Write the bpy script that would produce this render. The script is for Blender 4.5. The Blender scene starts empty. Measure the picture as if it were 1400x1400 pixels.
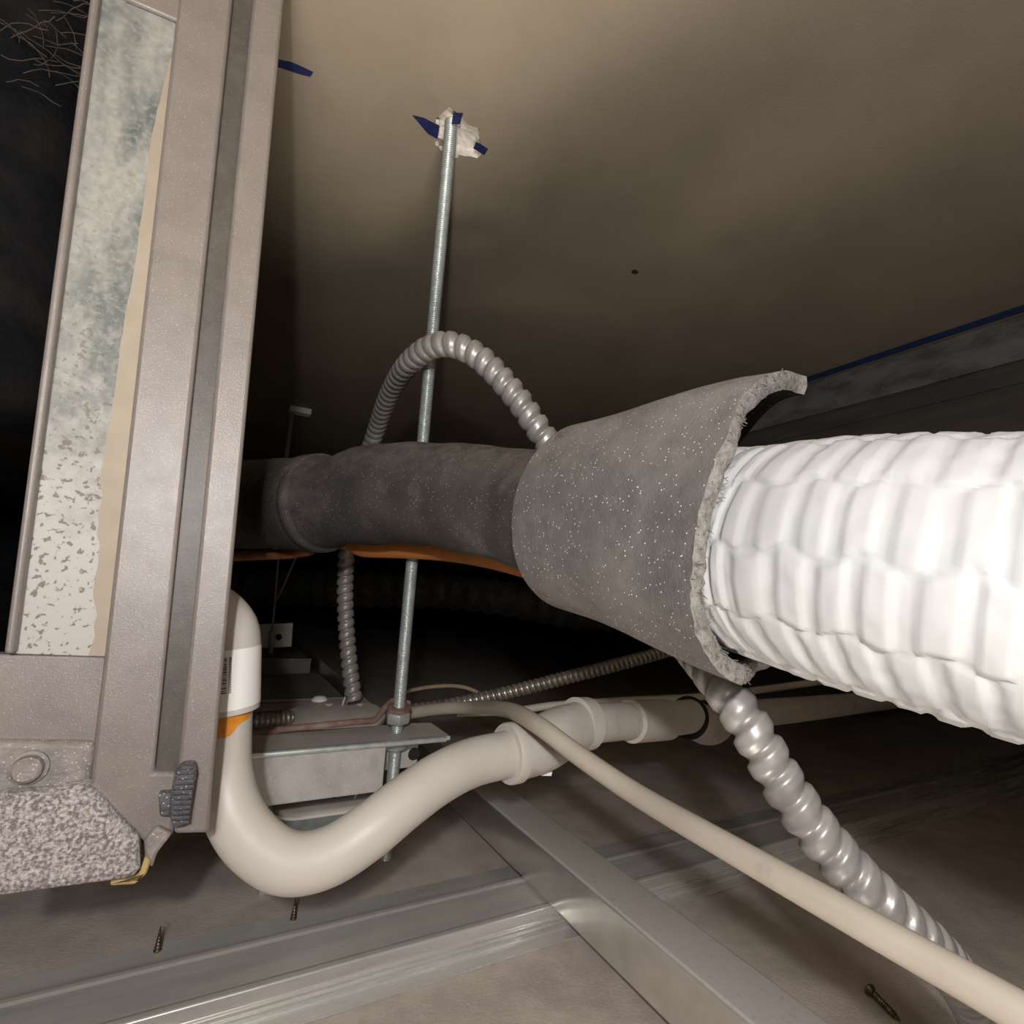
import bpy, bmesh, math, random
from mathutils import Vector, Matrix, noise
random.seed(7)
scn = bpy.context.scene
COL = scn.collection
# ------------------------------------------------------------------ camera
FPX = 720.0
PITCH, ROLL, CAMZ = math.radians(8.5), math.radians(3.4), 0.27
SLAB = 0.61
FW = Vector((0, math.cos(PITCH), math.sin(PITCH)))
R0 = Vector((1, 0, 0)); U0 = Vector((0, -math.sin(PITCH), math.cos(PITCH)))
RT = math.cos(ROLL) * R0 + math.sin(ROLL) * U0
UP = -math.sin(ROLL) * R0 + math.cos(ROLL) * U0
CAM = Vector((0, 0, CAMZ))
cd = bpy.data.cameras.new('camera'); cam = bpy.data.objects.new('camera', cd); COL.objects.link(cam)
cd.sensor_fit = 'HORIZONTAL'; cd.sensor_width = 36; cd.lens = FPX / 1400 * 36; cd.clip_start = .005
m = Matrix((RT, UP, -FW)).transposed().to_4x4(); m.translation = CAM
cam.matrix_world = m
scn.camera = cam
# ------------------------------------------------------------------ light
w = bpy.data.worlds.new('world'); scn.world = w; w.use_nodes = True
w.node_tree.nodes['Background'].inputs[0].default_value = (.004, .004, .005, 1)
w.node_tree.nodes['Background'].inputs[1].default_value = 1
def lamp(name, kind, loc, energy, color, **kw):
    l = bpy.data.lights.new(name, kind); l.energy = energy; l.color = color
    for k, v in kw.items(): setattr(l, k, v)
    o = bpy.data.objects.new(name, l); COL.objects.link(o); o.location = loc
    return o
# the phone's flash, beside its lens
lamp('phone_flash', 'POINT', CAM + RT * .004 + UP * .075 - FW * .08, 3.3, (1, .972, .94), shadow_soft_size=.006)
# added fill lamp behind the camera, evens out the flash falloff
lamp('rear_fill', 'POINT', CAM + RT * .02 + UP * .13 - FW * .20, 3.4, (1, .972, .94), shadow_soft_size=.03)
# added fill lamp below the boards, brightens the slab from underneath
hl = lamp('under_fill', 'AREA', (0.17, -.30, -.75), 18.0, (1, .92, .80), shape='SQUARE', size=.42)
hl.rotation_euler = (math.pi, 0, 0)
vs = scn.view_settings
vs.view_transform = 'Standard'; vs.look = 'None'; vs.gamma = 1; vs.use_curve_mapping = False; vs.exposure = 0.15
# ------------------------------------------------------------------ helpers
AZ = math.radians(61.5)
AX = Vector((math.sin(AZ), math.cos(AZ), 0))       # along the furring channels
NX = Vector((-math.cos(AZ), math.sin(AZ), 0))      # along the main runner
ZX = Vector((0, 0, 1))
def ray(x, y): return FW + RT * ((x - 700) / FPX) - UP * ((y - 700) / FPX)
def at(x, y, d): return CAM + ray(x, y) * d
def onz(x, y, z):
    v = ray(x, y); return CAM + v * ((z - CAMZ) / v.z)
def onn(x, y, n):
    v = ray(x, y); return CAM + v * (n / v.dot(NX))
def ona(x, y, a):
    v = ray(x, y); return CAM + v * (a / v.dot(AX))
def W(a, n, z): return AX * a + NX * n + ZX * z

def base_of(o):
    b = Vector((0, 0, 0))
    while o: b = b + o.location; o = o.parent
    return b
def props(o, label=None, cat=None, group=None, kind=None):
    if label: o['label'] = label
    if cat: o['category'] = cat
    if group: o['group'] = group
    if kind: o['kind'] = kind
    return o
def build(name, V, Fc, mat, parent=None, smooth=False, bevel=0, origin=None, auto=None):
    V = [Vector(v) for v in V]
    if parent is None:
        if origin is None:
            lo = Vector([min(v[i] for v in V) for i in range(3)]); hi = Vector([max(v[i] for v in V) for i in range(3)])
            origin = Vector(((lo.x + hi.x) / 2, (lo.y + hi.y) / 2, lo.z))
        off = Vector(origin)
    else: off = base_of(parent)
    me = bpy.data.meshes.new(name); me.from_pydata([v - off for v in V], [], Fc); me.update()
    bm = bmesh.new(); bm.from_mesh(me); bmesh.ops.recalc_face_normals(bm, faces=bm.faces); bm.to_mesh(me); bm.free()
    o = bpy.data.objects.new(name, me); COL.objects.link(o)
    if parent is None: o.location = off
    else: o.parent = parent
    me.materials.append(mat)
    if smooth:
        for p in me.polygons: p.use_smooth = True
        if auto is not None:
            me.set_sharp_from_angle(angle=auto)
    if bevel:
        b = o.modifiers.new('bevel', 'BEVEL'); b.width = bevel; b.segments = 2; b.limit_method = 'ANGLE'; b.angle_limit = math.radians(35)
        for p in me.polygons: p.use_smooth = True
        me.set_sharp_from_angle(angle=math.radians(60))
    return o
def thing(name, label, cat, loc, group=None):
    o = bpy.data.objects.new(name, None); COL.objects.link(o); o.location = loc; o.empty_display_size = .02
    return props(o, label, cat, group)
class MB:
    def __init__(s): s.V = []; s.F = []
    def add(s, V, Fc):
        k = len(s.V); s.V += [Vector(v) for v in V]; s.F += [tuple(i + k for i in f) for f in Fc]
    def box(s, a0, a1, n0, n1, z0, z1):
        s.add([W(a, n, z) for z in (z0, z1) for n in (n0, n1) for a in (a0, a1)],
              [(0, 1, 3, 2), (4, 6, 7, 5), (0, 4, 5, 1), (2, 3, 7, 6), (0, 2, 6, 4), (1, 5, 7, 3)]); return s
    def prism(s, P, d):
        n = len(P); P = [Vector(p) for p in P]
        s.add(P + [p + d for p in P], [tuple(range(n)), tuple(range(2 * n - 1, n - 1, -1))] + [(i, (i + 1) % n, n + (i + 1) % n, n + i) for i in range(n)]); return s
    def grid(s, rows, closed=False, caps=False):
        k = len(s.V); R = len(rows); n = len(rows[0])
        for r in rows: s.V += [Vector(p) for p in r]
        for i in range(R - 1):
            for j in range(n if closed else n - 1):
                j2 = (j + 1) % n
                s.F.append((k + i * n + j, k + i * n + j2, k + (i + 1) * n + j2, k + (i + 1) * n + j))
        if caps:
            s.F.append(tuple(k + j for j in range(n))); s.F.append(tuple(k + (R - 1) * n + j for j in range(n)))
        return s
    def out(s, name, mat, parent=None, **kw): return build(name, s.V, s.F, mat, parent, **kw)

def spline(P, step):
    """Catmull-Rom through P (Vectors, or (Vector, value...) tuples), resampled at an even step; returns points and values."""
    pts = [Vector(p) for p in P]
    q = [pts[0] * 2 - pts[1]] + pts + [pts[-1] * 2 - pts[-2]]
    fine = []; par = []
    for i in range(1, len(q) - 2):
        p0, p1, p2, p3 = q[i - 1:i + 3]
        for k in range(24):
            t = k / 24
            fine.append(.5 * ((2 * p1) + (p2 - p0) * t + (2 * p0 - 5 * p1 + 4 * p2 - p3) * t * t + (3 * p1 - p0 - 3 * p2 + p3) * t ** 3)); par.append(i - 1 + t)
    fine.append(pts[-1]); par.append(len(pts) - 1.0)
    L = [0]
    for a, b in zip(fine, fine[1:]): L.append(L[-1] + (b - a).length)
    N = max(2, int(round(L[-1] / step)))
    out = []; pr = []; j = 0
    for k in range(N + 1):
        s = L[-1] * k / N
        while j < len(L) - 2 and L[j + 1] < s: j += 1
        t = 0 if L[j + 1] == L[j] else (s - L[j]) / (L[j + 1] - L[j])
        out.append(fine[j].lerp(fine[j + 1], t)); pr.append(par[j] + (par[j + 1] - par[j]) * t)
    return out, pr, L[-1]
def frames(pts, up=ZX):
    T = []
    for i in range(len(pts)):
        a = pts[max(0, i - 1)]; b = pts[min(len(pts) - 1, i + 1)]
        T.append((b - a).normalized())
    x = T[0].cross(up)
    if x.length < 1e-3: x = T[0].cross(Vector((1, 0, 0)))
    u = x.cross(T[0]).normalized()
    Fm = []
    for t in T:
        u = (u - t * u.dot(t)).normalized(); Fm.append((t, u, t.cross(u).normalized()))
    return Fm
def tube_rows(pts, rad, seg=20, up=ZX, flip=False):
    Fm = frames(pts, up); rows = []
    for i, (p, (t, u, v)) in enumerate(zip(pts, Fm)):
        row = []
        for j in range(seg):
            th = 2 * math.pi * j / seg
            r = rad(i, th) if callable(rad) else rad
            row.append(p + (u * math.cos(th) + v * math.sin(th)) * r)
        rows.append(row)
    return rows
def tube(name, pts, rad, mat, parent=None, seg=20, caps=True, up=ZX, auto=math.radians(50), **kw):
    return MB().grid(tube_rows(pts, rad, seg, up), closed=True, caps=caps).out(name, mat, parent, smooth=True, auto=auto, **kw)
def lathe(mb, c, axis, prof, seg=24, ref=None):
    """prof: (distance along axis, radius)"""
    axis = Vector(axis).normalized(); ref = Vector(ref) if ref else (ZX if abs(axis.z) < .9 else Vector((1, 0, 0)))
    u = axis.cross(ref).normalized(); v = axis.cross(u)
    mb.grid([[c + axis * h + (u * math.cos(2 * math.pi * j / seg) + v * math.sin(2 * math.pi * j / seg)) * max(r, 1e-5) for j in range(seg)] for h, r in prof], closed=True, caps=True)
    return mb
def sm(x, a, b):
    t = max(0, min(1, (x - a) / (b - a))); return t * t * (3 - 2 * t)
# ------------------------------------------------------------------ materials
def nd(nt, kind, **kw):
    n = nt.nodes.new(kind)
    for k, v in kw.items(): setattr(n, k, v)
    return n
def mat(name, c1, c2=None, rough=.6, metal=0, scale=40, detail=5, lo=.4, hi=.65, bump=0, bscale=None, specks=None, speck_scale=900, speck_cut=.12, dust=None, dust_amt=.0, stretch=None, blotch=None, blotch_scale=8, blotch_cut=(.5, .65), rough2=None, spec=.5, streak=None, dscale=120, dlo=.25, dhi=.6):
    M = bpy.data.materials.new(name); M.use_nodes = True; nt = M.node_tree; bs = nt.nodes['Principled BSDF']
    bs.inputs['Roughness'].default_value = rough; bs.inputs['Metallic'].default_value = metal
    bs.inputs['Specular IOR Level'].default_value = spec
    geo = nd(nt, 'ShaderNodeNewGeometry'); pos = geo.outputs['Position']
    if streak:
        vr = nd(nt, 'ShaderNodeVectorRotate', rotation_type='Z_AXIS'); vr.inputs['Angle'].default_value = -(math.pi / 2 - AZ); nt.links.new(pos, vr.inputs[0]); pos = vr.outputs[0]; stretch = streak
    if stretch:
        vm = nd(nt, 'ShaderNodeVectorMath', operation='MULTIPLY'); vm.inputs[1].default_value = stretch
        nt.links.new(pos, vm.inputs[0]); pos = vm.outputs[0]
    def noi(sc, det=detail, rgh=.6):
        n = nd(nt, 'ShaderNodeTexNoise'); n.inputs['Scale'].default_value = sc; n.inputs['Detail'].default_value = det; n.inputs['Roughness'].default_value = rgh
        nt.links.new(pos, n.inputs['Vector']); return n.outputs['Fac']
    def rng(v, a, b):
        r = nd(nt, 'ShaderNodeMapRange'); r.inputs[1].default_value = a; r.inputs[2].default_value = b
        nt.links.new(v, r.inputs[0]); return r.outputs[0]
    def mix(fac, A, B):
        x = nd(nt, 'ShaderNodeMix', data_type='RGBA')
        for s, v in ((0, fac), (6, A), (7, B)):
            if hasattr(v, 'node'): nt.links.new(v, x.inputs[s])
            elif s == 0: x.inputs[0].default_value = v
            else: x.inputs[s].default_value = (*v, 1)
        return x.outputs[2]
    col = c1; f0 = None
    if c2: f0 = rng(noi(scale), lo, hi); col = mix(f0, c1, c2)
    if blotch: col = mix(rng(noi(blotch_scale, 6, .65), *blotch_cut), col, blotch)
    if dust:
        sx = nd(nt, 'ShaderNodeSeparateXYZ'); nt.links.new(geo.outputs['Normal'], sx.inputs[0])
        mm = nd(nt, 'ShaderNodeMath', operation='MULTIPLY'); nt.links.new(rng(sx.outputs[2], .1, .9), mm.inputs[0]); nt.links.new(rng(noi(dscale), dlo, dhi), mm.inputs[1])
        m2 = nd(nt, 'ShaderNodeMath', operation='MULTIPLY'); nt.links.new(mm.outputs[0], m2.inputs[0]); m2.inputs[1].default_value = dust_amt
        col = mix(m2.outputs[0], col, dust)
        if metal:
            r = nd(nt, 'ShaderNodeMapRange'); r.inputs[3].default_value = metal; r.inputs[4].default_value = 0
            nt.links.new(m2.outputs[0], r.inputs[0]); nt.links.new(r.outputs[0], bs.inputs['Metallic'])
    if specks:
        v = nd(nt, 'ShaderNodeTexVoronoi'); v.inputs['Scale'].default_value = speck_scale; nt.links.new(pos, v.inputs['Vector'])
        col = mix(rng(v.outputs['Distance'], speck_cut, speck_cut * .6), col, specks)
    if hasattr(col, 'node'): nt.links.new(col, bs.inputs['Base Color'])
    else: bs.inputs['Base Color'].default_value = (*col, 1)
    if rough2 is not None:
        r = nd(nt, 'ShaderNodeMapRange'); r.inputs[1].default_value = .35; r.inputs[2].default_value = .65; r.inputs[3].default_value = rough; r.inputs[4].default_value = rough2
        nt.links.new(noi(scale * 1.7), r.inputs[0]); nt.links.new(r.outputs[0], bs.inputs['Roughness'])
    if bump:
        b = nd(nt, 'ShaderNodeBump'); b.inputs['Strength'].default_value = 1; b.inputs['Distance'].default_value = bump
        nt.links.new(noi(bscale or scale, 6, .7), b.inputs['Height']); nt.links.new(b.outputs[0], bs.inputs['Normal'])
    return M
def panel_mat():
    """galvanised sheet: teal-dark mottling, and a flaked white coating that thickens towards the foot of the panel"""
    Mt = bpy.data.materials.new('mottled galvanised sheet'); Mt.use_nodes = True; nt = Mt.node_tree; bs = nt.nodes['Principled BSDF']
    bs.inputs['Roughness'].default_value = .6
    geo = nd(nt, 'ShaderNodeNewGeometry'); pos = geo.outputs['Position']; sx = nd(nt, 'ShaderNodeSeparateXYZ'); nt.links.new(pos, sx.inputs[0])
    vm = nd(nt, 'ShaderNodeVectorMath', operation='MULTIPLY'); vm.inputs[1].default_value = (1, 1, .34); nt.links.new(pos, vm.inputs[0])
    def noi(v, sc, det=6, rg=.6):
        n = nd(nt, 'ShaderNodeTexNoise'); n.inputs['Scale'].default_value = sc; n.inputs['Detail'].default_value = det; n.inputs['Roughness'].default_value = rg; nt.links.new(v, n.inputs['Vector']); return n.outputs['Fac']
    def rng(v, a, b, c=0, d=1):
        r = nd(nt, 'ShaderNodeMapRange'); r.inputs[1].default_value = a; r.inputs[2].default_value = b; r.inputs[3].default_value = c; r.inputs[4].default_value = d; nt.links.new(v, r.inputs[0]); return r.outputs[0]
    def mth(op, a, b):
        m_ = nd(nt, 'ShaderNodeMath', operation=op)
        for k, v in enumerate((a, b)):
            if hasattr(v, 'node'): nt.links.new(v, m_.inputs[k])
            else: m_.inputs[k].default_value = v
        return m_.outputs[0]
    def mix(f, A, B):
        x = nd(nt, 'ShaderNodeMix', data_type='RGBA'); nt.links.new(f, x.inputs[0])
        for k, v in ((6, A), (7, B)):
            if hasattr(v, 'node'): nt.links.new(v, x.inputs[k])
            else: x.inputs[k].default_value = (*v, 1)
        return x.outputs[2]
    col = mix(rng(noi(pos, 300), .35, .65), (.31, .303, .278), (.235, .23, .212))
    big = rng(noi(vm.outputs[0], 30, 4), .45, .56)
    big = mth('MULTIPLY', big, rng(sx.outputs[2], .26, .40, 0, .85))
    grain = rng(noi(pos, 420, 3), .38, .52)
    col = mix(mth('MULTIPLY', big, mth('ADD', mth('MULTIPLY', grain, .5), .5)), col, (.052, .074, .074))
    low = mth('ADD', rng(sx.outputs[2], .40, .24), mth('MULTIPLY', mth('SUBTRACT', noi(pos, 60), .5), 1.6))
    col = mix(rng(low, .35, .75), col, (.385, .365, .35))
    sp = rng(noi(pos, 430, 3, .5), .58, .63); sp = mth('MULTIPLY', sp, rng(sx.outputs[2], .46, .30, .15, .9))
    col = mix(sp, col, (.13, .10, .077))
    nt.links.new(col, bs.inputs['Base Color'])
    return Mt
M = {}
M['slab'] = mat('painted slab', (.285, .237, .175), (.245, .204, .151), rough=.85, scale=9, bump=.0002, bscale=500, spec=.2)
M['plaster'] = mat('crumbled white plaster', (.80, .74, .69), (.62, .55, .48), rough=.95, scale=160, bump=.0015, bscale=220, spec=.1)
M['ink'] = mat('blue marker ink', (.012, .016, .07), (.02, .025, .10), rough=.5, scale=200)
M['chalk'] = mat('blue chalk line', (.01, .025, .10), (.015, .05, .16), rough=.8, scale=120)
M['board'] = mat('dusty plasterboard', (.66, .57, .515), (.76, .665, .605), rough=.92, scale=30, bump=.0008, bscale=420, blotch=(.52, .455, .41), blotch_scale=14, blotch_cut=(.50, .72), specks=(.85, .78, .73), speck_scale=420, speck_cut=.13, spec=.15)
M['dark'] = mat('dark dusty wall', (.022, .022, .024), (.034, .032, .030), rough=.95, scale=12, bump=.002, bscale=60, spec=.1)
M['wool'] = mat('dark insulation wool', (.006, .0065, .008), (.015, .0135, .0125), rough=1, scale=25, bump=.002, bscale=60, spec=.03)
M['beam'] = mat('dusty dark steel', (.15, .14, .135), (.075, .072, .072), rough=.75, scale=55, bump=.0006, bscale=300, specks=(.25, .24, .22), speck_scale=260, speck_cut=.11, spec=.3, stretch=(.4, .4, 1))
M['beam2'] = mat('dark beam casing', (.055, .05, .046), (.085, .07, .058), rough=.85, scale=30, stretch=(.3, .3, 1.5), spec=.2)
M['paint'] = mat('taupe metallic paint', (.205, .177, .162), (.178, .154, .141), rough=.29, scale=60, bump=.00016, bscale=1300, specks=(.56, .52, .50), speck_scale=900, speck_cut=.14, rough2=.38, spec=.75)
M['paint_rough'] = mat('rough taupe metallic paint', (.25, .218, .20), (.18, .156, .143), rough=.36, scale=160, bump=.0006, bscale=520, specks=(.60, .56, .53), speck_scale=600, speck_cut=.18, spec=.9)
M['groove'] = mat('dark grey groove', (.075, .066, .058), (.095, .083, .074), rough=.42, scale=120, bump=.0001, bscale=900, specks=(.3, .27, .25), speck_scale=900, speck_cut=.12, spec=.4)  # groove floor, a darker grey than the face paint
M['zinc_panel'] = panel_mat()
M['cream'] = mat('cream paint', (.30, .25, .195), (.33, .28, .22), rough=.6, scale=60, spec=.3)
M['flake'] = mat('flaking white coating', (.50, .475, .45), (.42, .39, .36), rough=.75, scale=140, blotch=(.20, .16, .115), blotch_scale=95, blotch_cut=(.56, .60), spec=.2)
M['foam'] = mat('glittering grey foam sheet', (.20, .175, .168), (.70, .64, .62), rough=.4, scale=750, lo=.40, hi=.62, bump=.0016, bscale=600, spec=.8)
M['tape'] = mat('yellowed foam tape', (.42, .30, .12), (.28, .21, .10), rough=.8, scale=150)
M['clip'] = mat('black speckled plastic', (.055, .055, .062), (.10, .10, .11), rough=.4, scale=200, bump=.0005, bscale=600, specks=(.55, .55, .56), speck_scale=700, speck_cut=.22)
M['zinc'] = mat('zinc plated steel', (.58, .63, .615), (.46, .50, .495), rough=.33, metal=.6, scale=150, rough2=.45)
M['galv'] = mat('galvanised steel', (.88, .88, .86), (.66, .66, .64), rough=.20, metal=.5, scale=40, rough2=.34, dust=(.76, .71, .66), dust_amt=.6, dscale=60, blotch=(.50, .495, .48), blotch_scale=30, blotch_cut=(.42, .72), streak=(.10, 1, 1))  # blotch streaks put dark and bright reflections of the surroundings into the colour
M['galv_bright'] = mat('bright galvanised steel', (.82, .81, .78), (.68, .67, .64), rough=.16, metal=.85, scale=20, rough2=.26, dust=(.60, .565, .53), dust_amt=1.0, dscale=300, dlo=-.1, dhi=.45)
M['galv_dusty'] = mat('dusty galvanised steel', (.52, .505, .49), (.42, .405, .39), rough=.5, metal=.2, scale=60, bump=.0004, bscale=600, dust=(.50, .445, .405), dust_amt=.9, specks=(.75, .72, .7), speck_scale=380, speck_cut=.14)
M['galv_far'] = mat('pale galvanised strip', (.55, .52, .48), (.46, .435, .405), rough=.75, metal=.05, scale=30)
M['pvc'] = mat('off white plastic pipe', (.575, .535, .49), (.54, .50, .455), rough=.42, scale=30, blotch=(.41, .365, .32), blotch_scale=24, blotch_cut=(.62, .82), bump=.00008, bscale=900, spec=.45)
M['pvc_dusty'] = mat('dusty plastic fitting', (.60, .555, .51), (.53, .485, .44), rough=.6, scale=50, blotch=(.38, .335, .295), blotch_scale=40, blotch_cut=(.58, .75), spec=.3)
M['label'] = mat('white paper label', (.88, .85, .83), (.85, .82, .80), rough=.55, scale=30)
M['print'] = mat('black print', (.06, .06, .06), rough=.6)
M['orange'] = mat('orange primer', (.72, .27, .02), (.62, .21, .012), rough=.4, scale=220)
M['cable'] = mat('cream cable jacket', (.44, .39, .325), (.41, .36, .30), rough=.5, scale=40, blotch=(.32, .28, .23), blotch_scale=45, blotch_cut=(.60, .8), spec=.4)
M['cable2'] = mat('grey white cable jacket', (.58, .53, .46), rough=.55)
M['brownwire'] = mat('dusty red brown wire', (.19, .10, .08), (.26, .20, .175), rough=.7, scale=90)
M['tanwire'] = mat('tan wire', (.33, .25, .16), (.26, .2, .14), rough=.7, scale=90)
M['flex'] = mat('dusty aluminium conduit', (.36, .34, .325), (.29, .275, .265), rough=.33, metal=.4, scale=90, rough2=.45, dust=(.33, .303, .28), dust_amt=.85)
M['flexdark'] = mat('steel armoured cable', (.33, .31, .27), (.24, .225, .2), rough=.35, metal=.8, scale=90, dust=(.22, .195, .17), dust_amt=.5)
M['rubber'] = mat('dusty black foam rubber', (.040, .035, .033), (.054, .048, .044), rough=.8, scale=30, blotch=(.115, .10, .092), blotch_scale=20, blotch_cut=(.54, .76), dust=(.19, .165, .148), dust_amt=.5, specks=(.6, .55, .5), speck_scale=520, speck_cut=.12, bump=.0003, bscale=700, spec=.3)
M['sleeve'] = mat('dusty grey foam sleeve', (.092, .084, .081), (.118, .108, .104), rough=.82, scale=140, blotch=(.140, .129, .122), blotch_scale=11, blotch_cut=(.46, .70), dust=(.26, .236, .216), dust_amt=.75, dscale=60, specks=(.66, .62, .60), speck_scale=520, speck_cut=.15, bump=.0005, bscale=900, spec=.25)
M['fibre'] = mat('torn fibrous edge', (.24, .225, .21), (.14, .13, .12), rough=1, scale=400, bump=.0012, bscale=700, spec=.05)
M['white'] = mat('white vinyl wrap', (.365, .366, .37), (.348, .349, .353), rough=.5, scale=20, spec=.2, bump=.00008, bscale=300)
M['copper'] = mat('copper tube', (.72, .30, .15), (.5, .2, .1), rough=.35, metal=.7, scale=70, dust=(.3, .22, .17), dust_amt=.4)
M['rust'] = mat('orange coated pipe', (.50, .19, .045), (.40, .14, .03), rough=.6, scale=45, dust=(.24, .20, .165), dust_amt=1)
M['boxgrey'] = mat('dusty box cover', (.72, .66, .60), (.64, .585, .53), rough=.75, scale=70, metal=.0, specks=(.85, .8, .74), speck_scale=400, speck_cut=.08)
M['steel_dark'] = mat('blue grey galvanised box', (.26, .30, .32), (.17, .20, .22), rough=.35, metal=.5, scale=60, dust=(.55, .5, .45), dust_amt=1)
M['screw'] = mat('bronze screw steel', (.24, .18, .12), (.12, .09, .07), rough=.4, metal=.8, scale=300)
M['void'] = mat('hole shadow gap', (.02, .018, .016), rough=1)
M['foil'] = mat('dull silver duct', (.16, .155, .15), (.09, .088, .085), rough=.5, metal=.3, scale=40, bump=.004, bscale=50)
M['web'] = mat('dusty fibre', (.055, .038, .026), (.02, .016, .012), rough=1, scale=60)
M['black'] = mat('black rubber', (.012, .012, .013), rough=.7)
# ------------------------------------------------------------------ setting
A0, A1, N0, N1 = -1.6, 2.2, -1.2, 3.2
def struct(o): return props(o, kind='structure')
# slab with a ragged hole round the hanger rod
hc = onz(627, 186, SLAB); ha, hn = hc.dot(AX), hc.dot(NX)
K = 32; loop = []; sq = []
for i in range(K):
    th = 2 * math.pi * (i + .5) / K
    r = .0185 + .0035 * math.sin(2 * th + .6) + .0022 * math.sin(5 * th) + random.uniform(-.0014, .0014)
    loop.append((ha + r * math.cos(th), hn + r * math.sin(th)))
    c, s = math.cos(th), math.sin(th); k = .08 / max(abs(c), abs(s)); sq.append((ha + k * c, hn + k * s))
mb = MB()
mb.grid([[W(a, n, SLAB) for a, n in loop], [W(a, n, SLAB) for a, n in sq]], closed=True)
for a0, a1, n0, n1 in ((A0, A1, hn + .08, N1), (A0, A1, N0, hn - .08), (A0, ha - .08, hn - .08, hn + .08), (ha + .08, A1, hn - .08, hn + .08)):
    mb.add([W(a0, n0, SLAB), W(a1, n0, SLAB), W(a1, n1, SLAB), W(a0, n1, SLAB)], [(0, 1, 2, 3)])
# corners of the little square are cut by the loop sampling: close them
for sa in (-1, 1):
    for sn in (-1, 1):
        cs = [p for p in sq if (p[0] - ha) * sa > .0 and (p[1] - hn) * sn > 0]
        c1 = max(cs, key=lambda p: abs(p[0] - ha) * 10 + abs(p[1] - hn)); c2 = max(cs, key=lambda p: abs(p[1] - hn) * 10 + abs(p[0] - ha))
        mb.add([W(*c1, SLAB), W(ha + sa * .08, hn + sn * .08, SLAB), W(*c2, SLAB)], [(0, 1, 2)])
mb.add([W(A0, N0, SLAB + .1), W(A1, N0, SLAB + .1), W(A1, N1, SLAB + .1), W(A0, N1, SLAB + .1)], [(0, 1, 2, 3)])
ceiling = struct(mb.out('ceiling', M['slab'], origin=W(0, 0, SLAB)))
mb = MB(); rows = []
for k, (sc, dz) in enumerate(((1.0, 0), (.97, .004), (.90, .0065), (.5, .0075), (.02, .008))):
    rows.append([W(ha + (a - ha) * sc, hn + (n - hn) * sc, SLAB + dz + (random.uniform(-.0007, .0007) if k > 1 else 0)) for a, n in loop])
mb.grid(rows, closed=True)
mb.out('plaster_recess', M['plaster'], ceiling)
# flakes of plaster broken round the rim
for i in range(5):
    th = math.radians((95, 112, 128, 72, 190)[i]); rr = .0190
    c = W(ha + rr * math.cos(th), hn + rr * math.sin(th), SLAB - .0012); n = 5
    P = [c + (AX * math.cos(2 * math.pi * j / n + i) + NX * math.sin(2 * math.pi * j / n + i)) * random.uniform(.0012, .0026) for j in range(n)]
    MB().prism(P, ZX * .0015).out('plaster_flake', M['plaster'], ceiling)
def stroke(name, pts, m, dz=.0006):
    MB().prism([onz(x, y, SLAB - dz) for x, y in pts], ZX * (dz * .8)).out(name, M[m], ceiling)
stroke('marker_stroke', [(564, 158), (580, 162), (601, 173), (598, 190), (585, 183)], 'ink')
stroke('marker_stroke', [(620, 155), (633, 155), (629, 170), (617, 170)], 'ink')
stroke('marker_stroke', [(651, 194), (667, 204), (662, 212), (647, 203)], 'ink')
stroke('marker_stroke', [(380, 82), (400, 86), (428, 99), (424, 105), (408, 101), (380, 92)], 'ink')
mb = MB(); mb.prism([onz(868 + 5 * math.cos(i), 372 + 3 * math.sin(i), SLAB - .0006) for i in (0, 1, 2, 3, 4, 5)], ZX * .0005); mb.out('nail_hole', M['void'], ceiling)
MB().prism([W(.728, .05, SLAB - .0006), W(.746, .05, SLAB - .0006), W(.746, 2.4, SLAB - .0006), W(.728, 2.4, SLAB - .0006)], ZX * .0005).out('chalk_line', M['chalk'], ceiling)
# lower boards, with an unseen opening added under the camera for the fill lamp
floor = struct(MB().box(A0, A1, .085, N1, -.045, -.013).box(A0, A1, N0, -.62, -.045, -.013).box(A0, -.36, -.62, .085, -.045, -.013).box(.14, A1, -.62, .085, -.045, -.013).out('floor', M['board'], origin=W(0, .5, -.013)))
g = .0012
for a0, a1, n0, n1 in ((A0, -.36, N0, .085), (.14, A1, N0, .085), (-.36 + g, .14 - g, N0, -.62),
                       (A0, A1, .085 + g, 1.02), (A0, .10, 1.02 + g, 1.84), (.10 + g, A1, 1.02 + g, 1.84), (A0, A1, 1.84 + g, N1)):
    MB().box(a0, a1, n0, n1, -.0128, 0).out('board', M['board'], floor)
struct(MB().box(A0 - .05, A0, N0, N1, -.045, SLAB + .1).out('wall_left', M['dark']))
struct(MB().box(A1, A1 + .05, N0, N1, -.045, SLAB + .1).out('wall_right', M['dark']))
struct(MB().box(A0, A1, N1, N1 + .05, -.045, SLAB + .1).out('wall_far', M['dark']))
struct(MB().box(A0, A1, N0 - .05, N0, -.045, SLAB + .1).out('wall_near', M['dark']))
# dropped beam on the right
beam = thing('ceiling_beam', 'long dark steel-edged beam under the slab beside the blue chalk line', 'beam', W(.85, 1, .34))
MB().box(.757, .95, -.8, 3.1, .34, SLAB - .001).out('casing', M['beam2'], beam)
MB().box(.751, .7565, -.8, 3.1, SLAB - .052, SLAB - .001).out('top_track', M['beam'], beam, bevel=.001)
MB().box(.7535, .7568, -.8, 3.1, SLAB - .078, SLAB - .055).out('lower_strip', M['beam2'], beam, bevel=.001)
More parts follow.
